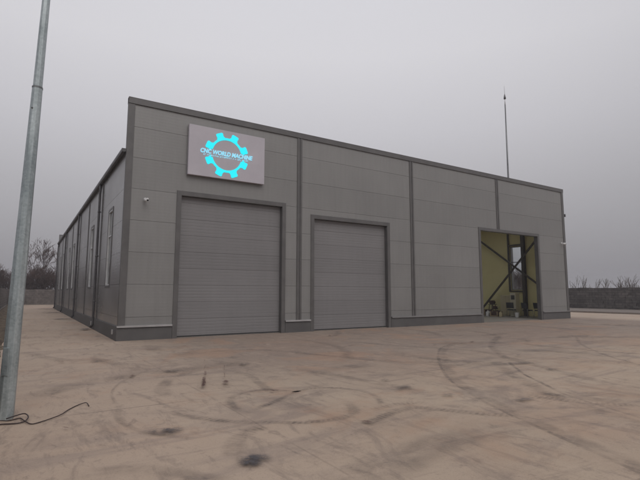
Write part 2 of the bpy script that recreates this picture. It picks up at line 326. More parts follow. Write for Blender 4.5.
def ground():
    mb = MB(); uvs = []; fade = []
    def quad(pts, mi, uv, fd):
        mb.face(pts, mi); uvs.extend(uv); fade.extend(fd)
    # yard sheet: everything inside the boundary walls
    quad([(-3.2, -60, 0), (60, -60, 0), (60, 60, 0), (-3.2, 60, 0)], 0, [(0, 0)] * 4, [1] * 4)
    level = [0.002]
    def smooth(pts, step=.12):
        out = []
        P = [Vector(p) for p in pts]; P = [P[0] * 2 - P[1]] + P + [P[-1] * 2 - P[-2]]
        for i in range(1, len(P) - 2):
            n = max(2, int((P[i + 1] - P[i]).length / step))
            for k in range(n):
                t = k / n; a, b_, c, d = P[i - 1:i + 3]
                out.append(.5 * ((2 * b_) + (c - a) * t + (2 * a - 5 * b_ + 4 * c - d) * t * t + (3 * b_ - a - 3 * c + d) * t ** 3))
        out.append(P[-2]); return out
    def ribbon(pts, w, mi, f0=.0, f1=.0, off=0.):
        level[0] += .0003; z = level[0]
        q = smooth(pts); n = len(q); run = 0; rows = []
        for i, p in enumerate(q):
            d = (q[min(i + 1, n - 1)] - q[max(i - 1, 0)]).normalized(); nn = Vector((-d.y, d.x))
            if i: run += (p - q[i - 1]).length
            u = i / (n - 1); fd = min(1, min(u / .12 + f0, (1 - u) / .12 + f1))
            ww = w * (1 + .12 * math.sin(i * .37))
            rows.append((p + nn * (off + ww / 2), p + nn * (off - ww / 2), run, fd))
        for a, b_ in zip(rows, rows[1:]):
            quad([(a[0].x, a[0].y, z), (a[1].x, a[1].y, z), (b_[1].x, b_[1].y, z), (b_[0].x, b_[0].y, z)], mi,
                 [(0, a[2]), (1, a[2]), (1, b_[2]), (0, b_[2])], [a[3], a[3], b_[3], b_[3]])
    def blob(c, ax, ay, mi, seed):
        level[0] += .0003; z = level[0]; rr = random.Random(seed); n = 28
        ax = Vector(ax); ay = Vector(ay); c = Vector(c); ph = [rr.random() * 6.28 for _ in range(4)]
        pts = []
        for k in range(n):
            a = 2 * math.pi * k / n; r = 1 + .16 * math.sin(2 * a + ph[0]) + .13 * math.sin(3 * a + ph[1]) + .09 * math.sin(5 * a + ph[2]) + .07 * math.sin(8 * a + ph[3])
            pts.append(c + (ax * math.cos(a) + ay * math.sin(a)) * r * 1.12)
        for k in range(n):
            p, q = pts[k], pts[(k + 1) % n]
            quad([(c.x, c.y, z), (p.x, p.y, z), (q.x, q.y, z)], mi, [(.5, 0), (.0, 0), (.0, 0)], [1, 1, 1])
    MK = {'a': [(9.81, -5.98), (7.72, -7.03), (5.69, -8.85), (4.11, -10.58), (3.48, -11.55), (3.02, -12.36), (2.58, -13.37), (2.15, -14.42), (1.91, -14.87)],
          'b': [(6.96, -9.83), (5.82, -10.97), (5.28, -11.67), (4.75, -12.34), (4.46, -12.91), (4.1, -13.8), (3.82, -14.52)],
          'c': [(2.79, -12.86), (2.54, -12.56), (2.34, -12.27), (2.08, -11.88), (1.75, -11.83), (1.25, -12.0), (0.81, -12.2)],
          'c2': [(2.34, -12.01), (2.28, -11.68), (1.88, -11.58), (1.36, -11.65)],
          'd': [(-0.99, -10.23), (-0.76, -10.71), (-0.52, -11.05), (-0.31, -11.27), (0.06, -11.5), (0.32, -11.67), (0.65, -11.74), (1.01, -11.68), (1.29, -11.34), (1.37, -11.04)],
          'd2': [(-0.77, -9.38), (-0.71, -8.82), (-0.41, -7.99), (-0.04, -7.48), (0.44, -7.23)],
          'e': [(-0.12, -10.91), (-0.13, -10.48), (0.0, -10.03), (0.28, -9.71), (0.75, -9.65), (1.16, -10.09)],
          'e2': [(-0.1, -10.86), (0.5, -10.49), (1.2, -10.02), (1.76, -10.08), (2.04, -10.55), (1.96, -11.1), (1.59, -11.6)],
          'f': [(0.91, -7.23), (1.07, -8.18), (0.9, -9.14), (0.82, -9.69), (1.06, -9.94), (1.95, -9.8)],
          'g': [(-0.89, -12.31), (-0.72, -11.94), (-0.44, -11.68), (-0.14, -11.55)],
          'h': [(15.3, -6.22), (14.55, -7.23), (12.33, -8.63), (10.2, -10.39), (9.08, -11.69), (8.32, -12.72)],
          'i': [(-1.45, -9.48), (-1.6, -10.21), (-1.52, -10.87), (-1.27, -11.31), (-1.0, -11.65)],
          'j': [(12.88, -5.24), (9.67, -7.32), (8.03, -8.81), (6.99, -9.85)],
          'k': [(2.25, -8.22), (2.55, -9.24), (2.7, -10.27), (2.93, -11.02)],
          'l': [(4.0, -12.14), (4.21, -12.67), (4.45, -13.12), (4.81, -13.49)],
          'm': [(1.42, -4.21), (3.0, -4.67), (3.98, -6.75), (4.8, -8.48), (6.19, -9.35)],
          'n': [(6.23, -3.38), (7.04, -6.01), (7.92, -8.25), (6.64, -11.26), (5.87, -13.05)],
          'o': [(-2.71, -1.64), (-1.9, -3.92), (-1.11, -4.61), (-0.46, -6.81)],
          'p': [(-2.36, -12.07), (-1.89, -12.1), (-1.45, -12.49), (-1.1, -12.99)]}
    T, S, D_, OIL, RUST, WET = 1, 2, 3, 4, 5, 6      # tread, soft smear, dark rubber line, oil, rust, damp
    ribbon(MK['a'], .09, D_, 0, 1); ribbon(MK['a'], .34, S, 0, 1, off=.1); ribbon(MK['b'], .11, D_, .5, 1); ribbon(MK['b'][:4], .09, D_, .8, 0); ribbon(MK['b'], .35, S, 0, 1, off=-.25)
    ribbon(MK['c'], .22, T, .3, 0); ribbon(MK['c'], .3, S); ribbon(MK['c2'], .2, T); ribbon(MK['d'], .16, T); ribbon(MK['d'], .26, S); ribbon(MK['d2'], .32, S)
    ribbon(MK['e'], .20, S); ribbon(MK['e'], .13, S); ribbon(MK['e2'], .18, S); ribbon(MK['e2'], .1, T); ribbon(MK['f'], .24, S); ribbon(MK['g'], .26, T, .5, 0); ribbon(MK['g'], .28, S, .5, 0)
    ribbon(MK['h'], .14, D_); ribbon(MK['i'], .14, S); ribbon(MK['j'], .3, S); ribbon(MK['k'], .35, S); ribbon(MK['l'], .3, T); ribbon(MK['l'], .4, S, off=.3)
    ribbon(MK['m'], .4, S); ribbon(MK['n'], .4, S); ribbon(MK['o'], .5, S); ribbon(MK['p'], .3, S)
    rr = random.Random(11)
    for k in range(46):                                 # more faint turning marks across the yard in front of the doors
        cx, cy = rr.uniform(0, 24), rr.uniform(-13.5, -2.5); r0 = rr.uniform(1.2, 6.); a0 = rr.uniform(0, 6.28); sp_ = rr.uniform(.35, 1.5)
        pts = [(cx + r0 * (math.cos(a0 + sp_ * i / 5) - math.cos(a0)), cy + r0 * (math.sin(a0 + sp_ * i / 5) - math.sin(a0))) for i in range(6)]
        pts = [(p[0], min(p[1], -.6)) for p in pts]
        if rr.random() < .15: ribbon(pts, rr.uniform(.06, .12), D_)
        else: ribbon(pts, rr.uniform(.25, .9), S)
    blob((-1.27, -11.18), (.19, -.115), (.05, .17), OIL, 1); blob((-.79, -12.56), (.15, -.095), (.075, .16), OIL, 2)
    for c, ax, ay in (((2.94, -10.09), (.07, -.05), (.09, .11)), ((2.78, -10.82), (.17, -.1), (.17, .18)), ((3.7, -12.43), (.12, -.08), (.13, .08)), ((2.98, -11.58), (.08, -.05), (.11, .09)),
                      ((6.74, -11.02), (.15, -.08), (.15, .08)), ((1.53, -6.97), (.13, -.08), (.09, .21)), ((1.7, -5.76), (.14, -.08), (.08, .2)), ((-.08, -7.05), (.15, -.1), (.07, .25)), ((-1.11, -4.61), (.28, -.18), (.04, .35))):
        blob(c, ax, ay, WET, int(c[0] * 100))
    for k in range(70):
        c = (rr.uniform(-2.5, 22), rr.uniform(-14, -1.5)); a = rr.uniform(0, 3); r = rr.uniform(.03, .16)
        blob(c, (r * math.cos(a), r * math.sin(a)), (-r * .4 * math.sin(a), r * .4 * math.cos(a)), rr.choice((WET, WET, S, RUST)), k)
    ribbon([(-.12, -9.08), (.0, -8.8), (.08, -8.55), (.2, -8.2)], .075, RUST, .3, .3); ribbon([(-.10, -9.0), (.03, -8.7), (.12, -8.4)], .05, RUST, .3, .3)
    ribbon([(.27, -8.05), (.36, -7.8), (.44, -7.55)], .055, RUST, .4, .3); ribbon([(.5, -7.3), (.62, -7.0), (.72, -6.75)], .02, RUST, .2, 0); ribbon([(.85, -6.3), (.95, -6.0)], .02, RUST, .2, 0)
    for k in range(4): blob((.30 + .03 * k, -9.02 + .07 * k), (.055, -.03), (.05, .12), RUST, 31 + k)
    ribbon([(-.12, -9.08), (.0, -8.8), (.08, -8.55), (.2, -8.2)], .06, RUST, .3, .3)
    ribbon([(.5, -8.45), (.6, -8.2), (.68, -7.95)], .025, RUST, .2, 0); ribbon([(.78, -7.7), (.9, -7.4), (1.05, -7.0)], .018, RUST, .2, 0)
    for t, l in ((5.95, .35), (15.4, 1.0), (26.0, 1.35), (36.3, 1.6)):          # damp patches where the downpipes empty
        for q in range(3): blob((-.28 - l * .35, t - .2), (l * .6, .0), (.1, .32 + .12 * l), OIL if q else WET, int(t * 3) + q)
    o = mb.build('ground', [concrete(), stain_mat('tyre_tread', (.11, .09, .08), .8, .5, tread=.075, nscale=9.), stain_mat('soft_smear', (.15, .125, .113), .85, .38, nscale=2.5),
                            stain_mat('rubber_line', (.12, .10, .092), .7, .38, nscale=5.), stain_mat('oil_patch', (.06, .052, .056), .5, 1.7, nscale=11.),
                            stain_mat('rust_patch', (.10, .05, .04), .8, 1.6, nscale=9.), stain_mat('damp_patch', (.095, .078, .07), .6, .95, nscale=7.)])
    me = o.data; uvl = me.uv_layers.new(name='UVMap')
    for i, u in enumerate(uvs): uvl.data[i].uv = u
    at = me.attributes.new('fade', 'FLOAT', 'CORNER')
    for i, u in enumerate(fade): at.data[i].value = u
    place(o, 0, 0); tag(o, kind='structure')
ground()
# land beyond the yard, one sheet out to the horizon
mb = MB(); mb.face([(-900, -900, -.03), (900, -900, -.03), (900, 900, -.03), (-900, 900, -.03)])
tag(mb.build('terrain', noisy('dry_soil', (.075, .055, .04), (.13, .10, .075), .35, .95, bump=.6, bscale=8)), kind='structure')
# strip of soil between yard and left wall, rough
mb = MB(); rr = random.Random(4)
nx, ny = 8, 240
P = [[(-4.4 + 1.28 * i / (nx - 1) + (rr.uniform(-.10, .06) if i == nx - 1 else 0), -30 + 90 * j / (ny - 1), (.10 + rr.uniform(-.06, .07)) if 0 < i < nx - 1 else (.03 if i == 0 else -.01)) for j in range(ny)] for i in range(nx)]
for i in range(nx - 1):
    for j in range(ny - 1): mb.face([P[i][j], P[i + 1][j], P[i + 1][j + 1], P[i][j + 1]], 0, True)
tag(place(mb.build('soil_verge', noisy('verge_soil', (.07, .048, .035), (.16, .125, .085), 3.5, .95, bump=.8, bscale=30)), 0, 0), kind='structure')

# ================================================================== warehouse
H, EAVE, RIDGE, HB = 8.45, 6.50, 7.75, 7.45
hall = thing('warehouse', 'long grey metal clad industrial hall with dark trims and tall doors', 'building', W(0, 0), TH)
hall_doors = [(1.77, 6.28, 5.33), (7.50, 11.95, 4.97), (18.45, 24.17, 5.28)]
FW = .17                                     # frame width
holes = [(a + FW, b - FW, 0, h - FW) for a, b, h in hall_doors]
SPLIT = [.78 + 1.11 * k for k in range(8)]
mb = MB(); mb.slab(0.02, BL - .02, .49, H - .02, holes, .0, .05, 's', 0, 0, SPLIT, .008)
mb.slab(0.03, BL - .03, .0, H - .03, [(h[0] - .02, h[1] + .02, -1, h[3] + .02) for h in holes], .052, .12, 's', 0, 1)
mb.build('front_wall', [M['panel'], M['lining'], M['trim']], hall)
# plinth + flashing in the solid stretches
def seg(a, b, nm, y=-.035):
    m_ = MB(); m_.box(a, b, y, -.001, 0, .475); m_.build('plinth', M['plinth'], hall)
    m_ = MB(); m_.box(a - .0, b, y - .05, -.002, .476, .50); m_.box(a, b, y - .05, y - .046, .44, .4755); m_.build('plinth_flashing', M['flash'] if nm == 0 else M['flash_grey'], hall)
M['flash_grey'] = noisy('grey_flashing', (.24, .235, .235), (.29, .28, .28), 3, .4, .3)  # darker grey flashing for the right-hand stretches and right window frames
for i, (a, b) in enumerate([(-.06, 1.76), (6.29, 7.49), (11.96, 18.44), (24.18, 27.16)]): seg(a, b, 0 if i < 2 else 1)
# side plinth
m_ = MB(); m_.box(-.06, -.001, .0, BD, 0, .475); m_.build('plinth', M['plinth'], hall)
m_ = MB(); m_.box(BL + .001, BL + .06, .0, BD, 0, .475); m_.build('plinth', M['plinth'], hall)
# door frames (reveal trims)
for a, b, h in hall_doors:
    m_ = MB()
    z0 = .0
    m_.box(a, a + FW, -.03, -.002, z0, h); m_.box(b - FW, b, -.03, -.002, z0, h); m_.box(a + FW + .001, b - FW - .001, -.03, -.002, h - FW, h)
    m_.box(a + FW - .012, a + FW + .004, -.001, .22, z0, h - FW); m_.box(b - FW - .004, b - FW + .012, -.001, .22, z0, h - FW); m_.box(a + FW + .005, b - FW - .005, -.001, .22, h - FW - .004, h - FW + .012)
    m_.build('door_frame', M['trim'], hall, .004)
# sectional doors with ribs pressed in each section
def sectional(a, b, h):
    x0, x1 = a + FW + .006, b - FW - .006; y = .17; z = .061; top = h - FW - .008
    prof = [(y, z)]
    sec = .61
    while z < top - .02:
        zz = z; end = min(z + sec, top)
        prof.append((y, zz + .006))
        n = 5; st = (sec - .03) / n
        for k in range(n):
            q = zz + .015 + k * st
            if q + st > end: break
            prof += [(y, q + .006), (y + .0, q + st - .022), (y + .0035, q + st - .016), (y + .0035, q + st - .008), (y, q + st)]
        prof += [(y, end - .008), (y + .007, end - .006), (y + .007, end)]
        z = end
        if z < top - .02: prof.append((y, z + .003))
    prof2 = [prof[0]]
    for p in prof[1:]:
        if p[1] > prof2[-1][1] + 1e-5: prof2.append(p)
    m_ = MB()
    for p, q in zip(prof2, prof2[1:]): m_.face([(x0, p[0], p[1]), (x1, p[0], p[1]), (x1, q[0], q[1]), (x0, q[0], q[1])])
    m_.box(x0, x1, y + .015, y + .05, .061, top)
    d = m_.build('sectional_door', M['door'], hall)
    m_ = MB(); m_.box(x0, x1, y - .004, y + .03, .001, .06); m_.build('bottom_seal', M['rubber'], d)
sectional(*hall_doors[0]); sectional(*hall_doors[1])
# side walls: window holes
WT = [2.9, 8.75, 18.9, 22.6, 28.9, 32.6]
def wh(t): return (t - .5, t + .5, 1.88, 4.85)
HL = [wh(t) for t in WT]
WR = [3.58, 12., 22., 32.]; HRt = [(t - .45, t + .45, 1.84, 4.95) for t in WR]
mb = MB(); mb.slab(.122, BD - .02, .476, EAVE + .0, HL, 0.0, .05, 't', 0, 0, SPLIT, .008); mb.slab(.122, BD - .122, 0, EAVE, HL, .052, .12, 't', 0, 1)
mb.build('side_wall', [M['side_panel'], M['lining'], M['trim']], hall)
mb = MB(); mb.slab(.122, BD - .02, .476, EAVE, HRt, BL, BL - .05, 't', 0, 0, SPLIT, .008); mb.slab(.122, BD - .122, 0, EAVE, HRt, BL - .052, BL - .12, 't', 0, 1)
mb.build('side_wall', [M['side_panel'], M['lining'], M['trim']], hall)
mb = MB(); mb.slab(0.02, BL - .02, .0, HB, [], BD, BD - .1, 's', 0, 0); mb.build('rear_wall', M['panel'], hall)
# roof, two slopes
m_ = MB()
prof = [(.021, EAVE + .09), (BL / 2, RIDGE), (BL - .021, EAVE + .09)]
ADDED_SKY_T = [3.9, 8.6, 13.3, 18., 22.7, 27.4, 32.1]; added_sky_panes = []  # unseen roof openings, added to bring daylight onto the inner wall
for (x0, z0), (x1, z1) in zip(prof, prof[1:]):
    at = lambda x: z0 + (z1 - z0) * (x - x0) / (x1 - x0)
    u0, u1 = x0 + .18 * (x1 - x0), x0 + .86 * (x1 - x0)
    cuts = [.121] + [c + d for c in ADDED_SKY_T for d in (-1.7, 1.7)] + [BD - .101]
    for j in range(len(cuts) - 1):
        y0, y1 = cuts[j], cuts[j + 1]
        for xa, xb in ([(x0, x1)] if j % 2 == 0 else [(x0, u0), (u1, x1)]):
            a = [(xa, y0, at(xa)), (xb, y0, at(xb)), (xb, y1, at(xb)), (xa, y1, at(xa))]; b_ = [(x, y, z - .1) for x, y, z in a]
            m_.face(a, 0); m_.face(b_[::-1], 1)
            for i in range(4): m_.face([a[i], b_[i], b_[(i + 1) % 4], a[(i + 1) % 4]], 0)
        if j % 2: added_sky_panes.append([(u0, y0, at(u0) - .04), (u1, y0, at(u1) - .04), (u1, y1, at(u1) - .04), (u0, y1, at(u0) - .04)])
rf = m_.build('roof', [M['roof'], M['lining']], hall)
for p in added_sky_panes:
    m_ = MB(); m_.face(p); m_.build('added_skylight', M['glass'], rf)  # glazing of the added openings that brighten the hall
m_ = MB(); m_.box(.13, BL - .13, .125, BD - .125, .004, .02); m_.build('floor', M['floor_in'], hall)
# parapet cap, corner trims, divider trims
m_ = MB(); m_.box(-.03, BL + .03, -.05, .16, H - .0, H + .03); m_.box(-.03, BL + .03, -.05, -.035, H - .20, H - .001); m_.box(-.03, BL + .03, .145, .16, H - .20, H - .001)
m_.build('parapet_cap', M['trim'], hall, .004)
m_ = MB(); m_.box(-.03, BL + .03, BD - .14, BD + .04, HB, HB + .03); m_.box(-.03, BL + .03, BD + .025, BD + .04, HB - .2, HB - .001); m_.box(-.035, .0, BD - .55, BD + .02, EAVE - .3, HB - .002)
m_.build('parapet_cap', M['trim'], hall)
for x in (0, 1):
    m_ = MB()
    if x == 0: m_.box(-.025, .20, -.028, -.003, .502, H - .202); m_.box(-.028, -.003, -.002, .095, .502, H - .202); m_.box(-.022, .018, .096, .155, EAVE + .1, H - .202); m_.box(-.003, .0, .0, .095, EAVE, H - .202)
    else: m_.box(BL - .21, BL + .025, -.028, -.003, .502, H - .202); m_.box(BL + .003, BL + .028, -.002, .20, .502, H - .202)
    m_.build('corner_trim', M['trim'], hall, .003)
for x, z0 in ((6.93, .502), (13.43, .502), (20.22, 5.285)):
    m_ = MB(); m_.box(x - .12, x - .035, -.032, -.002, z0, H - .202); m_.box(x + .035, x + .12, -.032, -.002, z0, H - .202); m_.box(x - .034, x + .034, -.012, -.002, z0, H - .202)
    m_.build('cover_strip', M['trim'], hall, .003)
# side wall cover strips, downpipes, gutter
for t in (5.5, 10.6, 15.0, 20.4, 25.5, 30.7, 35.6):
    m_ = MB(); m_.box(-.03, -.002, t - .12, t + .12, .478, EAVE - .12); m_.build('cover_strip', M['trim'], hall, .003)
m_ = MB()
gp = [(-.02, .0), (-.02, -.08), (-.04, -.11), (-.08, -.12), (-.115, -.10), (-.13, -.06), (-.13, .0), (-.142, .0), (-.142, -.065), (-.124, -.112), (-.083, -.135), (-.034, -.124), (-.006, -.09), (-.006, .0)]
gp = [(a - .028, b_) for a, b_ in gp]; y0, y1 = -.01, BD - .15; zt = EAVE + .09
for i in range(len(gp)):
    a, b_ = gp[i], gp[(i + 1) % len(gp)]
    m_.face([(a[0], y0, zt + a[1]), (a[0], y1, zt + a[1]), (b_[0], y1, zt + b_[1]), (b_[0], y0, zt + b_[1])], 0)
m_.box(-.166, -.036, y0 - .004, y0 + .003, zt - .11, zt + .0); m_.build('gutter', M['gutter'], hall)
m_ = MB()
m_.box(-.03, .02, .2, BD - .16, EAVE - .02, EAVE + .10); m_.build('eave_flashing', M['trim'], hall)
for t in (5.9, 15.5, 26.0, 36.3):
    m_ = MB(); m_.tube([(-.08, t, EAVE - .02), (-.08, t, EAVE - .3), (-.09, t, EAVE - .45), (-.09, t, .42), (-.10, t, .22), (-.19, t, .08)], .052, 12)
    dp = m_.build('downpipe', M['gutter'], hall)
    for z in (1.2, 3.2, 5.2):
        m_ = MB(); m_.tube([(-.09, t, z), (-.09, t, z + .05)], .062, 12); m_.box(-.09, -.003, t - .01, t + .01, z + .01, z + .04); m_.build('pipe_bracket', M['gutter'], dp)
# windows
def window(t, sgn, w, z0, z1, bar_z):
    x = -.01 if sgn < 0 else BL + .01; xi = x - sgn * .10
    lo, hi = min(x, xi), max(x, xi)
    f = .055; m_ = MB()
    m_.box(lo, hi, t - w, t - w + f, z0, z1); m_.box(lo, hi, t + w - f, t + w, z0, z1); m_.box(lo, hi, t - w + f, t + w - f, z0, z0 + f); m_.box(lo, hi, t - w + f, t + w - f, z1 - f, z1)
    m_.box(lo + .02, hi - .02, t - w + f, t + w - f, bar_z, bar_z + .05)
    fr = m_.build('window', M['white_frame'] if sgn < 0 else M['flash_grey'], hall)
    m_ = MB(); xm = x - sgn * .05
    m_.face([(xm, t - w + f, z0 + f), (xm, t + w - f, z0 + f), (xm, t + w - f, z1 - f), (xm, t - w + f, z1 - f)]); m_.build('pane', M['glass'], fr)
    # outer reveal trim
    m_ = MB(); xo = -.022 if sgn < 0 else BL + .022; xa, xb = (xo, -.002) if sgn < 0 else (BL + .002, xo)
    for a, b_, c, d in ((t - w - .08, t - w - .001, z0 - .08, z1 + .08), (t + w + .001, t + w + .08, z0 - .08, z1 + .08), (t - w, t + w, z0 - .08, z0 - .001), (t - w, t + w, z1 + .001, z1 + .08)): m_.box(xa, xb, a, b_, c, d)
    m_.build('window_trim', M['trim'], fr)
for t in WT: window(t, -1, .499, 1.881, 4.849, 3.8)
for t in WR: window(t, 1, .449, 1.841, 4.949, 3.8)
# steel frame seen inside through the open doorway
def column(s, t, w, d, z1):
    m_ = MB(); f = .012
    m_.box(s - d / 2, s - d / 2 + f, t - w / 2, t + w / 2, .021, z1); m_.box(s + d / 2 - f, s + d / 2, t - w / 2, t + w / 2, .021, z1); m_.box(s - d / 2 + f, s + d / 2 - f, t - .008, t + .008, .021, z1)
    m_.box(s - d / 2 - .04, s + d / 2 + .04, t - w / 2 - .05, t + w / 2 + .05, .0205, .045)
    return m_.build('column', M['steel'], hall)
column(26.8, 2.88, .20, .26, 6.42)
for t in (7.6, 12.3, 17., 21.7, 26.4, 31.1, 35.8): column(26.8, t, .2, .26, 6.42)
for t in (2.88, 7.6, 12.3, 17., 21.7, 26.4, 31.1, 35.8): column(.3, t, .2, .26, 6.42)
m_ = MB(); m_.box(26.83, 26.95, 4.06, 4.16, 1.7, 6.4); m_.build('window_post', M['steel'], hall)
for z in (4.99, 1.70):
    m_ = MB(); m_.box(26.84, 26.94, 3.0, 4.05, z, z + .1); m_.build('window_rail', M['steel'], hall)
def brace(a, b_): m_ = MB(); m_.bar(a, b_, .115, .09, (1, 0, 0)); m_.build('brace', M['steel'], hall)
BS = 26.62
brace((BS, 6.30, 5.55), (BS, 1.10, 1.72)); brace((BS - .1, 6.40, .35), (BS - .1, 1.1, 5.82))
# portal rafters over the hall
for t in (2.88, 12.3, 21.7, 31.1):
    m_ = MB(); m_.bar((.4, t, EAVE - .28), (BL / 2, t, RIDGE - .32), .16, .32); m_.bar((BL / 2, t, RIDGE - .32), (BL - .4, t, EAVE - .28), .16, .32); m_.build('rafter', M['steel'], hall)
# earthing box on plinth corner and tap box by first downpipe
m_ = MB(); m_.box(-.10, -.061, .62, .74, .18, .34); m_.build('earthing_box', M['flash'], hall, .006)
m_ = MB(); m_.box(-.14, -.061, 6.15, 6.33, .12, .34); m_.build('meter_box', M['flash'], hall, .006)

# ================================================================== illuminated sign
def sign():
    s0, s1, z0, z1 = 2.09, 5.19, 5.955, 7.875; cx, cz = (s0 + s1) / 2, (z0 + z1) / 2
    t = thing('illuminated_sign', 'pale rectangular light box sign with glowing cyan gear emblem and lettering', 'sign', W(cx, 0, cz), TH)
    w, h = (s1 - s0) / 2, (z1 - z0) / 2
    m_ = MB(); m_.box(-w, w, -.17, -.035, -h, h)
    face = noisy('sign_face', (.47, .44, .48), (.51, .48, .52), 1.4, .45)
    m_.build('panel', face, t, .008)
    m_ = MB()
    for x in (-1.1, 1.1):
        for z in (-.6, .6): m_ = MB(); m_.box(x - .05, x + .05, -.034, -.001, z - .05, z + .05); m_.build('bracket', M['trim'], t)
    em = bpy.data.materials.new('cyan_light'); em.use_nodes = True; n = em.node_tree; n.nodes.clear(); o = N(n, 'ShaderNodeOutputMaterial'); e_ = N(n, 'ShaderNodeEmission'); e_.inputs[0].default_value = (.035, .80, .93, 1); e_.inputs[1].default_value = 1.15; n.links.new(e_.outputs[0], o.inputs[0])
    em2 = em.copy(); em2.name = 'pale_cyan_light'; em2.node_tree.nodes['Emission'].inputs[0].default_value = (.33, .78, .98, 1); em2.node_tree.nodes['Emission'].inputs[1].default_value = 1.0
    gx, gz = -.055, -.02; Ro, Ri = .685, .597; band = .165
    y0, y1 = -.182, -.171; half = {1: MB(), -1: MB()}
    def plate(poly, mb_):
        mb_.face([(x, y0, z) for x, z in poly]); mb_.face([(x, y1, z) for x, z in poly][::-1])
        for i in range(len(poly)):
            a, b_ = poly[i], poly[(i + 1) % len(poly)]; mb_.face([(a[0], y0, a[1]), (a[0], y1, a[1]), (b_[0], y1, b_[1]), (b_[0], y0, b_[1])])
    K = 96
    for k in range(K):
        a0, a1 = 2 * math.pi * k / K, 2 * math.pi * (k + 1) / K
        if min(abs(math.sin(a0)), abs(math.sin(a1))) * Ro < band: continue
        m_ = half[1 if math.sin(a0) > 0 else -1]
        plate([(gx + Ri * math.cos(a0), gz + Ri * math.sin(a0)), (gx + Ro * math.cos(a0), gz + Ro * math.sin(a0)), (gx + Ro * math.cos(a1), gz + Ro * math.sin(a1)), (gx + Ri * math.cos(a1), gz + Ri * math.sin(a1))], m_)
    for k in range(8):
        a = math.pi / 8 + k * math.pi / 4; c, s_ = math.cos(a), math.sin(a)
        sh = [(Ro - .04, -.19), (Ro + .02, -.145), (Ro + .07, -.13), (Ro + .15, -.145), (Ro + .19, -.13), (Ro + .205, -.09), (Ro + .205, .09), (Ro + .19, .13), (Ro + .15, .145), (Ro + .07, .13), (Ro + .02, .145), (Ro - .04, .19)]
        plate([(gx + r * c - q * s_, gz + r * s_ + q * c) for r, q in sh], half[1 if s_ > 0 else -1])
    for m_ in half.values(): m_.build('gear_emblem', em, t)
    def text(body, size, x, z, width, name, shear=.25, bold=.0):
        cu = bpy.data.curves.new(name, 'FONT'); cu.body = body; cu.size = size; cu.extrude = .006; cu.align_x = 'CENTER'; cu.align_y = 'CENTER'; cu.shear = shear; cu.offset = bold
        o_ = bpy.data.objects.new(name, cu); C.objects.link(o_); bpy.context.view_layer.update()
        me = bpy.data.meshes.new_from_object(o_.evaluated_get(bpy.context.evaluated_depsgraph_get())); bpy.data.objects.remove(o_)
        xs = [v.co.x for v in me.vertices]; wv = max(xs) - min(xs); f = width / wv; mid = (max(xs) + min(xs)) / 2
        for v in me.vertices: v.co = ((v.co.x - mid) * f + x, -.180 - v.co.z, v.co.y + z)
        me.materials.append(em2); m2 = bpy.data.objects.new(name, me); C.objects.link(m2); m2.parent = t
    text('CNC WORLD MACHINE', .23, gx + .01, gz + .035, 2.12, 'lettering', .2, .008)
    m_ = MB(); rr = random.Random(3); x = -.93                     # the second, illegibly small line
    while x < .93:
        wl = rr.uniform(.022, .045)
        m_.bar((gx + x, -.176, gz - .125), (gx + x + .012, -.176, gz - .075), .010, .01, (0, 1, 0)); m_.box(gx + x, gx + x + wl, -.180, -.172, gz - .125 + rr.choice((0, .02, .042)), gz - .115 + rr.choice((0, .02, .042)) + .004)
        x += wl + (.022 if rr.random() > .15 else .06)
    m_.build('small_lettering', em2, t)
sign()

# ================================================================== cameras on the wall
def seccam(name, label, s, z, group='wall cameras'):
    t = thing(name, label, 'camera', W(s, -.002, z), TH)
    m_ = MB(); m_.tube([(0, 0, 0), (0, -.03, 0)], .05, 14); m_.tube([(0, -.03, 0), (0, -.10, -.01), (0, -.15, -.03)], .018, 8); m_.build('mount', M['white'], t)
    m_ = MB(); m_.tube([(-.03, -.09, -.045), (.03, -.28, -.07)], .048, 16); m_.tube([(.0, -.10, -.005), (.03, -.31, -.03)], .03, 8); m_.build('housing', M['white'], t)
    m_ = MB(); m_.tube([(.03, -.281, -.07), (.031, -.286, -.0705)], .04, 16); m_.build('lens', M['darkglass'], t)
seccam('security_camera', 'small white security camera on the wall under the lit sign, left of the first door', .67, 4.87)
seccam('security_camera', 'small white security camera on the wall right of the open doorway', 26.64, 4.85)
t = thing('floodlight', 'small dark floodlight sticking out at the far right corner of the hall', 'light', W(BL + .03, .1, 6.73), TH)
m_ = MB(); m_.bar((0, 0, -.05), (.14, 0, .0), .03, .03); m_.build('bracket', M['gutter'], t)
m_ = MB(); m_.box(.10, .20, -.12, .12, -.08, .1); m_.build('housing', M['gutter'], t, .01)

# ================================================================== pole with cable
base = Vector((-4.015, 6.105, 0))
t = thing('steel_pole', 'tall tapering galvanised steel pole rising out of frame at left edge of yard', 'pole', base)
def oct_(z): 
    k = z / 5.7; return Vector((.135 * k, 0, z))
rb, rt = .102, .066
def rad(z): return rb + (rt - rb) * min(z / 4.42, 1.) if z <= 4.42 else .060 - (z - 4.42) * .0075
m_ = MB(); zz = [0, .6, 1.4, 2.2, 3., 3.7, 4.42]; m_.tube([oct_(z) for z in zz], [rad(z) for z in zz], 8, smooth=False); m_.build('lower_shaft', M['galv'], t, .006)
m_ = MB(); zz = [4.30, 5.2, 6.2, 7.2, 8.4]; m_.tube([oct_(z) for z in zz], [.060 - (z - 4.3) * .006 for z in zz], 8, smooth=False); m_.build('upper_shaft', M['galv'], t, .004)
m_ = MB(); m_.tube([oct_(4.40), oct_(4.425)], [.0685, .0685], 8, smooth=False); m_.build('joint_ring', M['galv_mast'], t)
m_ = MB(); m_.box(-.02, .055, -.102, -.088, .55, .9); m_.build('access_door', M['galv'], t, .004)
m_ = MB(); m_.tube([(.095, -.05, 4.1), (.095, -.075, 4.1)], .012, 8); m_.build('bolt', M['gutter'], t)
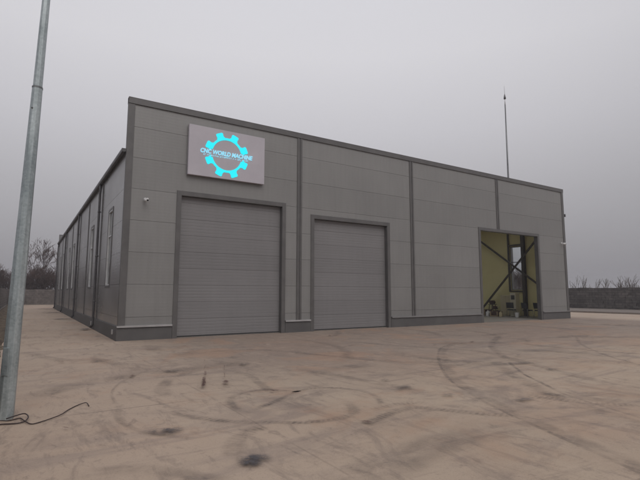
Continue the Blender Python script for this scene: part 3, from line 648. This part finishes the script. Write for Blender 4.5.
cp = [(-3.2, -9.75), (-2.91, -9.66), (-2.79, -9.66), (-2.67, -9.60), (-2.63, -9.78), (-2.55, -9.98), (-2.42, -9.91), (-2.23, -9.75), (-2.12, -9.46), (-1.98, -9.22), (-1.87, -9.18), (-1.85, -9.36)]
def smooth3(pts, n=6):
    P = [Vector(p) for p in pts]; P = [P[0] * 2 - P[1]] + P + [P[-1] * 2 - P[-2]]; o = []
    for i in range(1, len(P) - 2):
        for k in range(n):
            q = k / n; a, b_, c, d = P[i - 1:i + 3]; o.append(.5 * ((2 * b_) + (c - a) * q + (2 * a - 5 * b_ + 4 * c - d) * q * q + (3 * b_ - a - 3 * c + d) * q ** 3))
    o.append(P[-2]); return o
m_ = MB(); q = smooth3([(W(a, b_).x, W(a, b_).y, .012 + .012 * (i % 3 == 1)) for i, (a, b_) in enumerate(cp)]); m_.tube(q, .0062, 8)
tag(m_.build('cable', M['cable']), 'thin dark cable lying in a curve on the concrete at the pole foot', 'cable')
q2 = smooth3([(base.x + .09, base.y - .11, .03), (W(-2.73, -9.62).x, W(-2.73, -9.62).y, .05), (W(-2.62, -9.52).x, W(-2.62, -9.52).y, .045), (W(-2.58, -9.72).x, W(-2.58, -9.72).y, .035), (W(-2.66, -9.86).x, W(-2.66, -9.86).y, .014), (W(-2.9, -9.8).x, W(-2.9, -9.8).y, .014)])
m_ = MB(); m_.tube(q2, .0075, 8); tag(m_.build('cable_loop', M['cable']), 'short thick cable loop coming out beside the pole base', 'cable')

# ================================================================== lightning mast beyond the right wall
t = thing('lightning_mast', 'tall slim lightning rod mast rising above the roof at right', 'mast', W(27.62, 4.35, 0), TH)
m_ = MB(); m_.tube([(0, 0, 0), (0, 0, 6), (0, 0, 11), (0.02, 0, 16.05)], [.085, .075, .06, .042], 10); m_.build('shaft', M['galv_mast'], t)
m_ = MB(); m_.box(-.2, .2, -.2, .2, 0, .05); m_.build('base_plate', M['galv_mast'], t)
m_ = MB(); m_.tube([(.02, 0, 16.05), (.02, 0, 16.5)], .035, 8); m_.build('insulator', M['white'], t)
m_ = MB(); m_.tube([(.02, 0, 16.5), (.02, 0, 16.62), (.02, 0, 16.85), (.02, 0, 16.9), (.02, 0, 17.55)], [.085, .08, .03, .012, .007], 10); m_.build('rod_tip', M['gutter'], t)
for z in (3., 5.5): m_ = MB(); m_.bar((0, 0, z), (-.5, 0, z), .05, .05); m_.build('wall_bracket', M['galv_mast'], t)

# ================================================================== things inside the open doorway
def chair():
    t = thing('chair', '', 'chair')
    m_ = MB(); m_.box(-.23, .23, -.22, .22, .43, .50); m_.build('seat', M['black'], t, .02)
    m_ = MB(); n = 6
    for k in range(n):
        a0, a1 = -.24 + .48 * k / n, -.24 + .48 * (k + 1) / n
        y0_, y1_ = .24 - .25 * (a0 * a0) * 4 * .3, .24 - .25 * (a1 * a1) * 4 * .3
        p = [(a0, y0_, .58), (a1, y1_, .58), (a1, y1_ + .05, .96), (a0, y0_ + .05, .96)]; b_ = [(x, y + .04, z) for x, y, z in p]
        m_.face(p); m_.face(b_[::-1])
        m_.face([p[0], b_[0], b_[1], p[1]]); m_.face([p[3], p[2], b_[2], b_[3]])
        if k == 0: m_.face([p[0], p[3], b_[3], b_[0]])
        if k == n - 1: m_.face([p[1], b_[1], b_[2], p[2]])
    m_.build('backrest', M['black'], t)
    for sx in (-1, 1):
        for sy in (-1, 1):
            m_ = MB(); top = .45 if sy < 0 else .62
            m_.tube([(sx * .24, sy * .26, 0), (sx * .22, sy * .21, .44)] + ([(sx * .21, .26, .75)] if sy > 0 else []), .0125, 8); m_.build('leg', M['chrome'], t)
    return t
c0 = chair()
CH = [(25.45, 3.05, .25, 'black visitor chair in front of the pale cabinet inside the open doorway'),
      (25.45, 1.86, -.2, 'black chair just right of the thick column inside the open doorway'),
      (25.9, 1.28, -.4, 'black chair half hidden by the right jamb of the open doorway')]
for i, (s, tt, rz, lb) in enumerate(CH):
    c = c0 if i == 0 else copy_tree(c0)
    place(c, s, tt, .02, math.pi / 2 + rz + math.pi * 0); c['label'] = lb; c['group'] = 'chairs inside the hall'
t = thing('cabinet', 'pale cream cabinet below the window inside the open doorway', 'cabinet', W(26.2, 3.72, .02), TH)
m_ = MB(); m_.box(-.25, .25, -.35, .55, 0, 1.45); m_.build('carcass', M['cream_box'], t, .01)
m_ = MB(); m_.box(-.272, -.252, -.34, .095, .08, 1.43); m_.build('door', M['cream_box'], t, .006)
m_ = MB(); m_.box(-.272, -.252, .105, .54, .08, 1.43); m_.build('door', M['cream_box'], t, .006)
t = thing('machine_cover', 'taller cream machine housing with a dark notice plate beside the cabinet', 'machine', W(25.95, 2.98 + .1, .02), TH)
m_ = MB(); m_.box(-.22, .22, -.18, .26, 0, 1.62); m_.build('housing', noisy('ivory_enamel', (.50, .46, .34), (.58, .54, .42), 3, .4), t, .02)
m_ = MB(); m_.box(-.226, -.2205, -.1, .18, 1.15, 1.45); m_.build('notice_plate', M['gutter'], t)
# low reddish crates and machine parts on the floor at the left of the doorway
def crate():
    t = thing('crate', '', 'crate')
    m_ = MB()
    for k in range(3): m_.box(-.45, .45, -.35, .35, .10 + k * .13, .10 + k * .13 + .10)
    m_.build('planking', M['redwood'], t)
    m_ = MB()
    for x in (-.4, 0, .4): m_.box(x - .05, x + .05, -.35, .35, 0, .098)
    for x in (-.462, .462):
        for y in (-.3, .3): m_.box(x - .012, x + .012, y - .05, y + .05, .02, .5)
    m_.build('battens', noisy('pale_batten', (.28, .2, .12), (.36, .27, .17), 5, .8), t)
    return t
c0 = crate()
for i, (s, tt, sc_, rz, lb) in enumerate([(25.0, 3.95, .8, .2, 'low reddish timber crate nearest the chair inside the open doorway'), (25.9, 4.72, .9, -.3, 'middle low reddish timber crate inside the open doorway'), (26.1, 5.8, 1., .1, 'low reddish timber crate at the left jamb inside the open doorway')]):
    c = c0 if i == 0 else copy_tree(c0)
    place(c, s, tt, .02, rz); c.scale = (sc_, sc_, sc_ * .85); c['label'] = lb; c['group'] = 'crates inside the hall'
t = thing('drill_vice', 'dark red cast iron machine part standing on the middle crate', 'machine part', W(25.9, 4.72, .465), TH)
m_ = MB(); m_.box(-.2, .2, -.12, .12, 0, .07); m_.box(-.12, -.04, -.1, .1, .07, .24); m_.box(.08, .15, -.1, .1, .07, .22); m_.build('body', M['redwood'], t, .01)
m_ = MB(); m_.tube([(.15, 0, .15), (.34, 0, .15)], .02, 10); m_.tube([(.33, -.09, .15), (.33, .09, .15)], .009, 6); m_.build('spindle', M['chrome'], t)
for i, (s, tt, c, lb) in enumerate([(24.7, 4.4, 'white', 'white plastic canister in front of the reddish crates inside the doorway'), (24.6, 3.3, 'cream_box', 'yellowish plastic canister nearest the black chair inside the doorway')]):
    t = thing('canister', lb, 'canister', W(s, tt, .02), TH + .4 * i)
    m_ = MB(); m_.box(-.12, .12, -.09, .09, 0, .30); m_.box(-.08, .1, -.05, .05, .30, .34); m_.build('body', M[c], t, .02)
    m_ = MB(); m_.tube([(-.09, 0, .31), (-.09, 0, .36), (-.03, 0, .385), (.05, 0, .385), (.08, 0, .335)], .012, 8); m_.build('handle', M[c], t)
    m_ = MB(); m_.tube([(.09, 0, .335), (.09, 0, .37)], .025, 12); m_.build('cap', M['rubber'], t)
t = thing('machine_stand', 'dark red iron stand with a gearbox on top behind the low crates inside the doorway', 'machine', W(26.2, 5.15, .02), TH)
for x in (-.2, .2):
    for y in (-.2, .2): m_ = MB(); m_.bar((x, y, 0), (x * .7, y * .7, .75), .04, .04); m_.build('leg', M['redwood'], t)
m_ = MB(); m_.box(-.22, .22, -.22, .22, .755, .79); m_.build('top_plate', M['steel'], t)
m_ = MB(); m_.tube([(-.2, 0, .93), (.2, 0, .93)], .13, 16); m_.box(-.12, .12, -.12, .12, .792, .9); m_.build('gearbox', M['redwood'], t)
t = thing('bucket', 'small white bucket on the floor next to the thick column in the doorway', 'bucket', W(25.0, 2.35, .02), TH)
m_ = MB(); m_.tube([(0, 0, 0), (0, 0, .3)], [.11, .14], 20, caps=False); m_.tube([(0, 0, .28), (0, 0, .30)], [.147, .147], 20, caps=False)
m_.face([(.11 * math.cos(k * .314), .11 * math.sin(k * .314), .01) for k in range(20)]); m_.build('pail', M['white'], t)
m_ = MB(); m_.tube([(.14 * math.cos(a), .02, .29 + .12 * math.sin(a)) for a in [k * math.pi / 10 for k in range(11)]], .004, 6); m_.build('handle', M['chrome'], t)

# ================================================================== boundary walls
def block_mat(name, c1, c2, c3, bw, bh, bump=.6):
    m = mat(name, c1, .9); nt = m.node_tree; b = nt.nodes['Principled BSDF']; L = nt.links.new
    tc = N(nt, 'ShaderNodeTexCoord'); sp = N(nt, 'ShaderNodeSeparateXYZ'); cb = N(nt, 'ShaderNodeCombineXYZ'); L(tc.outputs['Object'], sp.inputs[0])
    L(sp.outputs['X'], cb.inputs[0]); L(sp.outputs['Z'], cb.inputs[1])
    br = N(nt, 'ShaderNodeTexBrick'); br.inputs['Scale'].default_value = 1; br.inputs['Brick Width'].default_value = bw; br.inputs['Row Height'].default_value = bh; br.inputs['Mortar Size'].default_value = .012; br.inputs['Bias'].default_value = 0.
    br.inputs['Color1'].default_value = (*c1, 1); br.inputs['Color2'].default_value = (*c2, 1); br.inputs['Mortar'].default_value = (*c3, 1); L(cb.outputs[0], br.inputs['Vector'])
    n = N(nt, 'ShaderNodeTexNoise'); n.inputs['Scale'].default_value = 2.5; n.inputs['Detail'].default_value = 8; n.inputs['Roughness'].default_value = .7; L(tc.outputs['Object'], n.inputs['Vector'])
    r = N(nt, 'ShaderNodeMapRange'); r.inputs[1].default_value = .3; r.inputs[2].default_value = .7; r.inputs[3].default_value = .6; r.inputs[4].default_value = 1.4; L(n.outputs[0], r.inputs[0])
    s = N(nt, 'ShaderNodeVectorMath', operation='SCALE'); L(br.outputs['Color'], s.inputs[0]); L(r.outputs[0], s.inputs['Scale']); L(s.outputs[0], b.inputs['Base Color'])
    bp = N(nt, 'ShaderNodeBump'); bp.inputs['Strength'].default_value = bump; bp.inputs['Distance'].default_value = .04; L(n.outputs[0], bp.inputs['Height']); L(bp.outputs[0], b.inputs['Normal'])
    return m
# right: courses of rough split-face stone blocks (real relief, one mesh per wall)
def stone_wall(name, label, s, t, rz, length, hgt, material, course=.24, rough_=.03):
    o = thing(name, label, 'wall', W(s, t), TH + rz)
    m_ = MB(); rr = random.Random(int(s * 7 + t)); z = .0; r = 0
    m_.box(0, length, -.08, .08, 0, hgt - .03)
    while z < hgt - .03:
        h = course * rr.uniform(.8, 1.15); x = -rr.uniform(0, .5)
        z2 = min(z + h, hgt)
        while x < length:
            w = rr.uniform(.35, .85); d = rr.uniform(0, rough_); m_.box(max(x, 0) + .008, min(x + w, length) - .008, -.13 - d, .13 + d, z + .006, z2 - .006 + (rr.uniform(-.03, .03) if z2 >= hgt else 0)); x += w
        z = z2; r += 1
    m_.build('masonry', material, o)
    m_ = MB(); x = 0
    while x < length:
        m_.box(x + .004, min(x + 1.0, length) - .004, -.19, .19, -.05, .10); x += 1.0
    m_.build('footing', M['kerb'], o)
    return o
M['kerb'] = noisy('kerb_concrete', (.20, .17, .15), (.27, .235, .205), 2., .85, bump=.3)
dark_stone = block_mat('dark_stone', (.085, .075, .070), (.15, .135, .125), (.035, .031, .029), .6, .24)
grey_block = block_mat('grey_block', (.125, .108, .10), (.15, .13, .122), (.09, .08, .075), .5, .25, .4)
stone_wall('boundary_wall', 'dark rough stone block wall behind the yard at the right edge', 45.0, -8, math.pi / 2, 76, 2.15, dark_stone, .22, .05)
stone_wall('boundary_wall', 'plain grey block wall closing the far end of the lane at left', -4.6, 54.6, 0, 49.4, 2.02, grey_block, .25, .006)
stone_wall('boundary_wall', 'dark brownish wall running away along the left edge behind the pole', -4.6, -30, math.pi / 2, 84.3, 2.02, grey_block, .25, .01)
# kerb line and gravel bed in front of the right wall
m_ = MB(); y = -20.
while y < 56:
    m_.box(37.0, 37.14, y + .004, y + .996, -.05, .13); y += 1.
tag(place(m_.build('kerb', M['kerb']), 0, 0), kind='structure')
m_ = MB(); m_.face([(37.15, -20, .06), (44.75, -20, .12), (44.75, 54, .12), (37.15, 54, .06)])
tag(place(m_.build('gravel_bed', noisy('gravel', (.15, .125, .11), (.24, .205, .18), 14, .95, bump=.8, bscale=60)), 0, 0), kind='structure')

# ================================================================== bare trees and shrubs behind the walls
bark = noisy('bare_bark', (.07, .042, .035), (.125, .08, .066), 5, .95)
stalk = noisy('dry_stalk', (.07, .05, .04), (.12, .09, .065), 5, .95)
def bare_tree(name, label, s, t, h, seed, spread=.55, depth=5, r0=.12, stems=1, group=None, kind='tree', tip=.012, m=bark):
    o = thing(name, label, kind, W(s, t, -.03), random.Random(seed).uniform(0, 6), group)
    rr = random.Random(seed); tr = MB(); cr = MB()
    def grow(p, d, l, r, lev, mb_):
        n = 3; pts = [p]; rads = [r]; q = p.copy(); dd = d.copy()
        for i in range(n):
            dd = (dd + Vector((rr.uniform(-1, 1), rr.uniform(-1, 1), rr.uniform(-.3, .7))) * .16).normalized(); q = q + dd * l / n; pts.append(q.copy()); rads.append(max(tip, r * (1 - .42 * (i + 1) / n)))
        mb_.tube(pts, rads, 5 if lev < 2 else 3, smooth=True, caps=False)
        if lev >= depth: return
        kids = rr.choice((3, 4)) if lev < depth - 1 else rr.choice((3, 4, 5))
        for k in range(kids):
            i = rr.choice((1, 2, 3, 3)) if k else 3
            ax = Vector((rr.gauss(0, 1), rr.gauss(0, 1), rr.gauss(0, .4))).normalized()
            nd = (dd + ax * spread * rr.uniform(.6, 1.35)).normalized(); nd.z = nd.z * .9 + .12; nd.normalize()
            grow(pts[i], nd, l * rr.uniform(.58, .8), max(tip, rads[i] * .62), lev + 1, cr)
    tot = sum(.7 ** k for k in range(depth + 1))
    for st_ in range(stems):
        a = rr.uniform(0, 6.28); lean = .35 if stems > 1 else .06
        grow(Vector((.15 * math.cos(a) * (stems > 1), .15 * math.sin(a) * (stems > 1), 0)), Vector((lean * math.cos(a), lean * math.sin(a), 1)).normalized(), h / tot * 1.15, r0, 0, tr)
    tr.build('trunk', m, o); cr.build('crown', m, o); return o
TL = 'bare leafless tree behind the far left wall'
trees = [(-1.2, 60, 8.2, 'second bare tree from the hall behind the lane end wall, spreading forked crown'), (1.2, 63, 7.8, 'bare tree behind the lane end wall, closest to the hall side'),
         (-3.6, 61, 6.2, 'bare tree in the middle of the row behind the lane end wall, reddish twigs'), (-6.0, 60, 6.8, 'bare tree behind the lane end wall just right of the steel pole'),
         (-8.8, 58, 6.4, 'bare tree hidden partly behind the steel pole'), (-11.5, 52, 6.8, 'bare tree left of the steel pole, tallest on that side')]
for i, (s, t_, h, lb) in enumerate(trees): bare_tree('bare_tree', lb, s, t_, h, 40 + i, .6, 5, .13, 1, 'bare trees beyond the yard', tip=.016)
for i, (s, t_, h, lb) in enumerate([(-2.4, 57.5, 4.2, 'dense reddish brown bush over the lane end wall, left of the middle'), (.2, 57.3, 4.0, 'dense reddish brown bush over the lane end wall, right of the middle'), (-4.9, 57.3, 4.0, 'dense brown bush over the lane end wall beside the pole'),
                                    (2.2, 58, 4.6, 'dense brown bush over the lane end wall against the hall corner'), (-1.0, 58.6, 4.8, 'tallest dense brown bush over the lane end wall, between the middle ones'), (-6.2, 57.6, 4.4, 'dense brown bush over the lane end wall left of the steel pole'), (-8.5, 44, 3.9, 'bare bush over the left wall right behind the pole'), (-9.5, 34, 4.0, 'bare bush over the left wall at the left edge of the photo'), (-7.5, 57.5, 3.9, 'low brown bush at the far corner of the walls')]):
    bare_tree('bare_shrub', lb, s, t_, h, 70 + i, .7, 4, .045, 10, 'bare shrubs beyond the left walls', 'shrub', .013)
# dry weeds over the right wall
rr = random.Random(5); wl = ['leftmost', 'second from left', 'third from left', 'fourth from left', 'fifth from left', 'sixth from left', 'seventh from left', 'rightmost']
for i, (tt, h) in enumerate([(9.9, 3.3), (8.9, 3.3), (7.1, 3.0), (6.3, 2.7), (5.6, 2.9), (5.1, 3.3), (4.5, 3.2), (3.7, 3.0)]):
    bare_tree('dry_weed', wl[i] + ' clump of dry stalks standing above the dark stone wall', 46.6, tt, h * .9, 100 + i, .28, 2, .02, 3, 'dry weeds above the right wall', 'weed', .012, stalk)
for i, (s, tt, h) in enumerate([(50, 19.5, 4.6), (51, 21.2, 3.8)]):
    bare_tree('bare_shrub', ('taller' if i == 0 else 'lower') + ' bare shrub seen through the window inside the open doorway', s, tt, h, 120 + i, .6, 4, .05, 6, 'shrubs seen through the hall window', 'shrub', .014)

# ================================================================== damp winter haze
m = bpy.data.materials.new('haze_air'); m.use_nodes = True; nt = m.node_tree; nt.nodes.clear()
pv = N(nt, 'ShaderNodeVolumePrincipled'); pv.inputs['Color'].default_value = (.93, .92, .96, 1); pv.inputs['Density'].default_value = .0016; pv.inputs['Anisotropy'].default_value = .2
oo = N(nt, 'ShaderNodeOutputMaterial'); nt.links.new(pv.outputs[0], oo.inputs['Volume'])
mb = MB(); mb.box(-910, 910, -910, 910, -1.1, 18.5); hz = mb.build('haze', m); tag(hz, 'thin pale winter haze over the whole yard', 'haze', kind='stuff')
